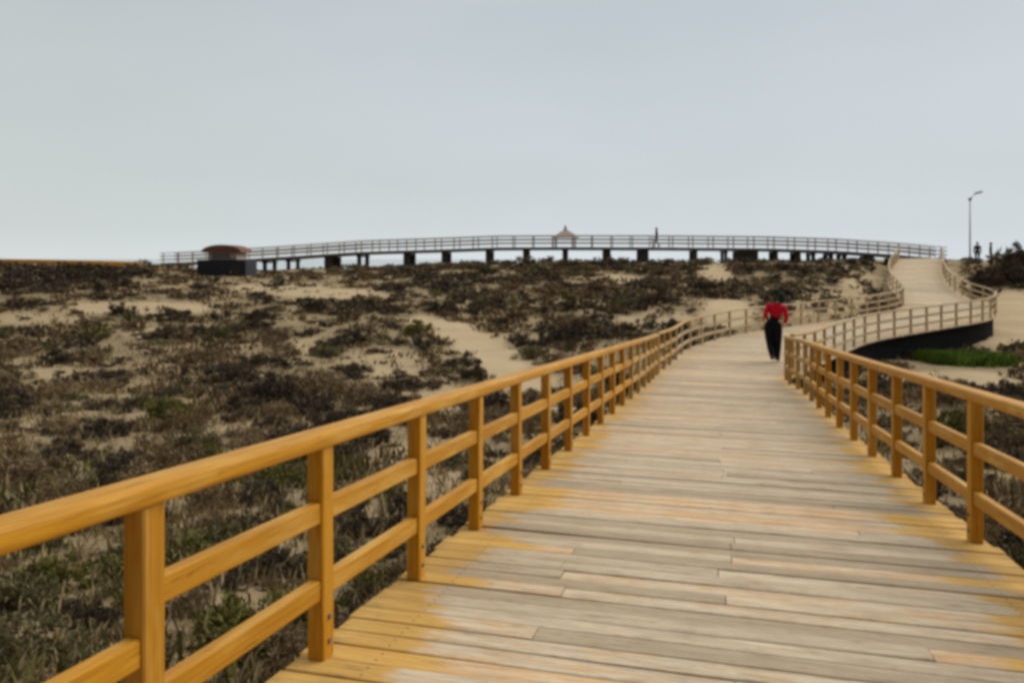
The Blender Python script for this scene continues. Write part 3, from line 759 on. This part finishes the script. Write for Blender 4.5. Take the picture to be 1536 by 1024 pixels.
n1 = len(spots); tries = 0
while len(spots) < n1 + 800 and tries < 9000:
    tries += 1
    D = 5 + 42 * random.random() ** 1.2; x = random.uniform(-.8, .8) * D; r = random.uniform(.13, .26)
    if deck_dist(x, D) < 2.2: continue
    z = ground_z(x, D)
    if random.random() < bareness(x, D, z) * 1.3 or not free(x, D, r): continue
    if abs(x - 15.8) < 2.6 and abs(D - 27.0) < 2.6: continue
    addspot(x, D, r, random.choices(KINDS, (3, 6, 1, .4))[0], random.uniform(.8, 1.3))
def vis(s): return 1 if -.68 < s[0] / s[1] < .68 else .25
spots.sort(key=lambda s: -s[3] / s[1] * vis(s))
LEAFWORD = {'dry': 'dry brown', 'dark': 'dark brown', 'olive': 'olive green', 'green': 'fresh green'}
def place(x, y):
    u = x / y; px = 768 + 1195 * u; left = x < float(np.interp(y, CE[:, 1], CE[:, 0]))
    if left:
        if y < 8:
            if deck_dist(x, y) < 3.0: return 'close outside the left railing'
            return 'on the slope below the left railing in the picture corner'
        if y < 16:
            return 'beside the left railing beyond its seventh post' if deck_dist(x, y) < 4 else ('left of the boardwalk, on the open dune front' if px > 250 else 'on the dune front at the left picture edge')
        if y < 28:
            return 'beside the bare sandy trail' if px > 560 else ('in the dune hollow short of the hut' if px > 230 else 'in the hollow under the far left yellow railing')
        if y < 48:
            return 'on the slope between sandy trail and pier' if px > 560 else ('on the slope below the hut' if px > 230 else 'on the slope below the far left yellow railing')
        return 'on the crest under the pier' if px > 400 else ('on the crest around the hut' if px > 215 else 'by the far left yellow railing')
    if y < 12: return 'close outside the right railing'
    if y < 34: return 'on the sand right of the right railing'
    if y < 60: return 'on the sand beside the ramp to the pier'
    return 'on the crest by the street lamp'
SMALL = []
for i, s in enumerate(spots):
    x, y, z, r, k, sz = s
    if i < 285:
        o = bpy.data.objects.new('scrub_bush', BM[k, random.randrange(3)]); COL.objects.link(o)
        o.location = (x, y, z - .03); o.rotation_euler = (0, 0, random.uniform(0, 6.28)); o.scale = (r, r * random.uniform(.85, 1.15), r * sz)
        size = 'small' if r < .36 else ('large' if r > .6 else 'low')
        tag(o, f'{size} {LEAFWORD[k]} scrub bush {place(x, y)}', 'bush', 'scrub bushes on the dunes')
    else: SMALL.append(s)
vs, fs, cs, ms = [], [], [], []; n0 = 0
for (x, y, z, r, k, sz) in SMALL:
    v, f, c, m = BA[k, random.randrange(3)]; a = random.uniform(0, 6.28); ca, sa = math.cos(a), math.sin(a)
    w = np.stack([(v[:, 0] * ca - v[:, 1] * sa) * r + x, (v[:, 0] * sa + v[:, 1] * ca) * r + y, v[:, 2] * r * sz + z - .03], 1)
    vs.append(w); fs.append(f + n0); n0 += len(v); cs.append(c); ms.append(np.where(m == 0, KINDS.index(k), 4))
if vs:
    me = np_mesh('scrub', np.concatenate(vs), np.concatenate(fs), np.concatenate(cs), np.concatenate(ms), [M['leaf_' + k] for k in KINDS] + [M['twig']])
    o = bpy.data.objects.new('scrub', me); COL.objects.link(o); tag(o, 'mass of small dark scrub covering the far dune slope', 'scrub', kind='stuff')

def tufts(name, pts, hmin, hmax, nb, m, label, cat_, spread_=.12, wid=.012):
    n = len(pts); P = np.array(pts)
    base = np.repeat(P, nb, axis=0) + np.concatenate([rng.normal(0, spread_, (n * nb, 2)), np.zeros((n * nb, 1))], 1)
    h = rng.uniform(hmin, hmax, n * nb); a = rng.uniform(0, 6.28, n * nb); lean = rng.uniform(.1, .8, n * nb) * h
    d = np.stack([np.cos(a), np.sin(a), np.zeros_like(a)], 1); p = np.stack([-np.sin(a), np.cos(a), np.zeros_like(a)], 1)
    w = wid * np.maximum(1, np.repeat(P[:, 1], nb) / 14)[:, None]
    v = np.stack([base - p * w, base + p * w, base + d * (lean * .45)[:, None] + p * w * .6 + np.array([0, 0, 1]) * (h * .7)[:, None],
                  base + d * lean[:, None] + np.array([0, 0, 1]) * h[:, None]], 1)
    f = np.arange(n * nb * 4).reshape(-1, 4)
    me = np_mesh(name, v.reshape(-1, 3), f, rng.uniform(0, 1, n * nb), np.zeros(n * nb, int), [m])
    o = bpy.data.objects.new(name, me); COL.objects.link(o); tag(o, label, cat_, kind='stuff')
pts, dark, green = [], [], []
for _ in range(26000):
    D = 3.0 + 62 * random.random() ** 1.6; u = random.uniform(-.85, .85); x = u * D
    if deck_dist(x, D) < 1.95 or (abs(x - 15.8) < 2.6 and abs(D - 27.0) < 2.6): continue
    z = ground_z(x, D); b = bareness(x, D, z)
    if random.random() < b: continue
    n_ = mnoise.noise(V((x * .35, D * .35, 5.5)))
    px, py = project(x, D, z)
    if px < 560 and py > 690 and n_ > -.05 and random.random() < .42: green.append((x, D, z))
    elif n_ > (.30 if D < 18 else .18): dark.append((x, D, z))
    elif random.random() < (.34 if D < 8 else .6): pts.append((x, D, z))
tufts('dry_grass', pts, .05, .18, 6, M['straw'], 'dry straw coloured grass tufts scattered over the dune sand', 'grass')
tufts('ground_cover', dark, .06, .22, 8, M['leaf_dry'], 'low brown creeping ground cover between the bushes', 'ground cover', .2, .03)
if green: tufts('green_ground_cover', green, .05, .2, 8, M['leaf_green'], 'low green creeping plants below the left railing', 'ground cover', .16, .022)
gp = []
for _ in range(1500):
    x, y = random.gauss(16.1, .8), random.gauss(28.4, .5)
    if abs(x - 16.1) < 1.25 and deck_dist(x, y) > 1.8: gp.append((x, y, ground_z(x, y)))
tufts('grass', gp, .22, .50, 8, M['grassgreen'], 'bright green grass patch beside the raised bend of the boardwalk', 'grass', .08, .012)

# ------------------------------------------------------------------ light, sky, camera
SUN_EL, SUN_AZ = math.radians(42), math.radians(66)     # azimuth clockwise from the view direction (+Y)
w = bpy.data.worlds.new('World'); S.world = w; w.use_nodes = True; nt = w.node_tree
bg = nt.nodes['Background']; bg.inputs['Strength'].default_value = .1
sky = N(nt, 'ShaderNodeTexSky', sky_type='NISHITA', sun_disc=False); sky.sun_elevation = SUN_EL; sky.sun_rotation = SUN_AZ; sky.dust_density = 5.0; sky.air_density = 1.5
tc = N(nt, 'ShaderNodeTexCoord'); sx = N(nt, 'ShaderNodeSeparateXYZ'); nt.links.new(tc.outputs['Generated'], sx.inputs[0])
oc = ramp(nt, sx.outputs[2], [(0.0, (.73, .785, .81)), (.035, (.655, .71, .735)), (.10, (.59, .645, .675)), (.30, (.525, .575, .61)), (.50, (.80, .84, .86)), (1.0, (1.25, 1.27, 1.28))])
mp = N(nt, 'ShaderNodeMapping'); mp.inputs['Scale'].default_value = (1.0, 1.0, 3.0); nt.links.new(tc.outputs['Generated'], mp.inputs[0])
cn = N(nt, 'ShaderNodeTexNoise', Scale=1.6, Detail=4.0, Roughness=.5); nt.links.new(mp.outputs[0], cn.inputs['Vector'])
cl = ramp(nt, cn.outputs['Fac'], [(.3, (.93, .945, .94)), (.7, (1.05, 1.05, 1.055))])
oc2 = mix(nt, 1.0, oc, cl, 'MULTIPLY'); bk = ramp(nt, math_(nt, 'MULTIPLY_ADD', sx.outputs[1], .5, .5), [(.0, (.22, .23, .25)), (.40, (.36, .37, .39)), (.55, (.85, .85, .86)), (.68, (1, 1, 1))])   # sky dimmed behind the viewer, added to darken camera-facing sides
sd = ramp(nt, math_(nt, 'MULTIPLY_ADD', sx.outputs[0], .5, .5), [(.08, (.55, .55, .55)), (.22, (1.0, .985, .945)), (.5, (1, 1, 1)), (.77, (1.0, 1.0, 1.02)), (.98, (1.8, 1.76, 1.68))])  # out-of-view sky brightened at right, dimmed at left, to add directional light
oc3 = mix(nt, 1.0, mix(nt, 1.0, mix(nt, 1.0, oc2, bk, 'MULTIPLY'), sd, 'MULTIPLY'), (7.6, 7.6, 7.6), 'MULTIPLY')
nt.links.new(mix(nt, .06, oc3, sky.outputs[0]), bg.inputs['Color'])
sl = bpy.data.lights.new('sun', 'SUN'); sl.energy = 1.5; sl.angle = math.radians(55); sl.color = (1, .95, .87)
so = bpy.data.objects.new('sun', sl); COL.objects.link(so)
dirv = V((math.sin(SUN_AZ) * math.cos(SUN_EL), math.cos(SUN_AZ) * math.cos(SUN_EL), math.sin(SUN_EL)))
so.rotation_euler = dirv.to_track_quat('Z', 'Y').to_euler()

cam = bpy.data.cameras.new('camera'); co = bpy.data.objects.new('camera', cam); COL.objects.link(co)
cam.sensor_width = 36; cam.lens = 36 * F; cam.clip_end = 20000; cam.clip_start = .05
co.location = (0, 0, EYE); co.rotation_euler = (math.pi / 2, 0, 0)
cam.shift_y = -(512 - HOR) / 1536.0
S.camera = co
S.view_settings.view_transform = 'Standard'; S.view_settings.look = 'None'; S.view_settings.gamma = 1; S.view_settings.exposure = 0.4
S.cycles.max_bounces = 6; S.cycles.diffuse_bounces = 3; S.cycles.pixel_filter_type = 'BLACKMAN_HARRIS'; S.cycles.filter_width = 3.6
S.cycles.use_denoising = True; S.cycles.denoiser = 'OPENIMAGEDENOISE'
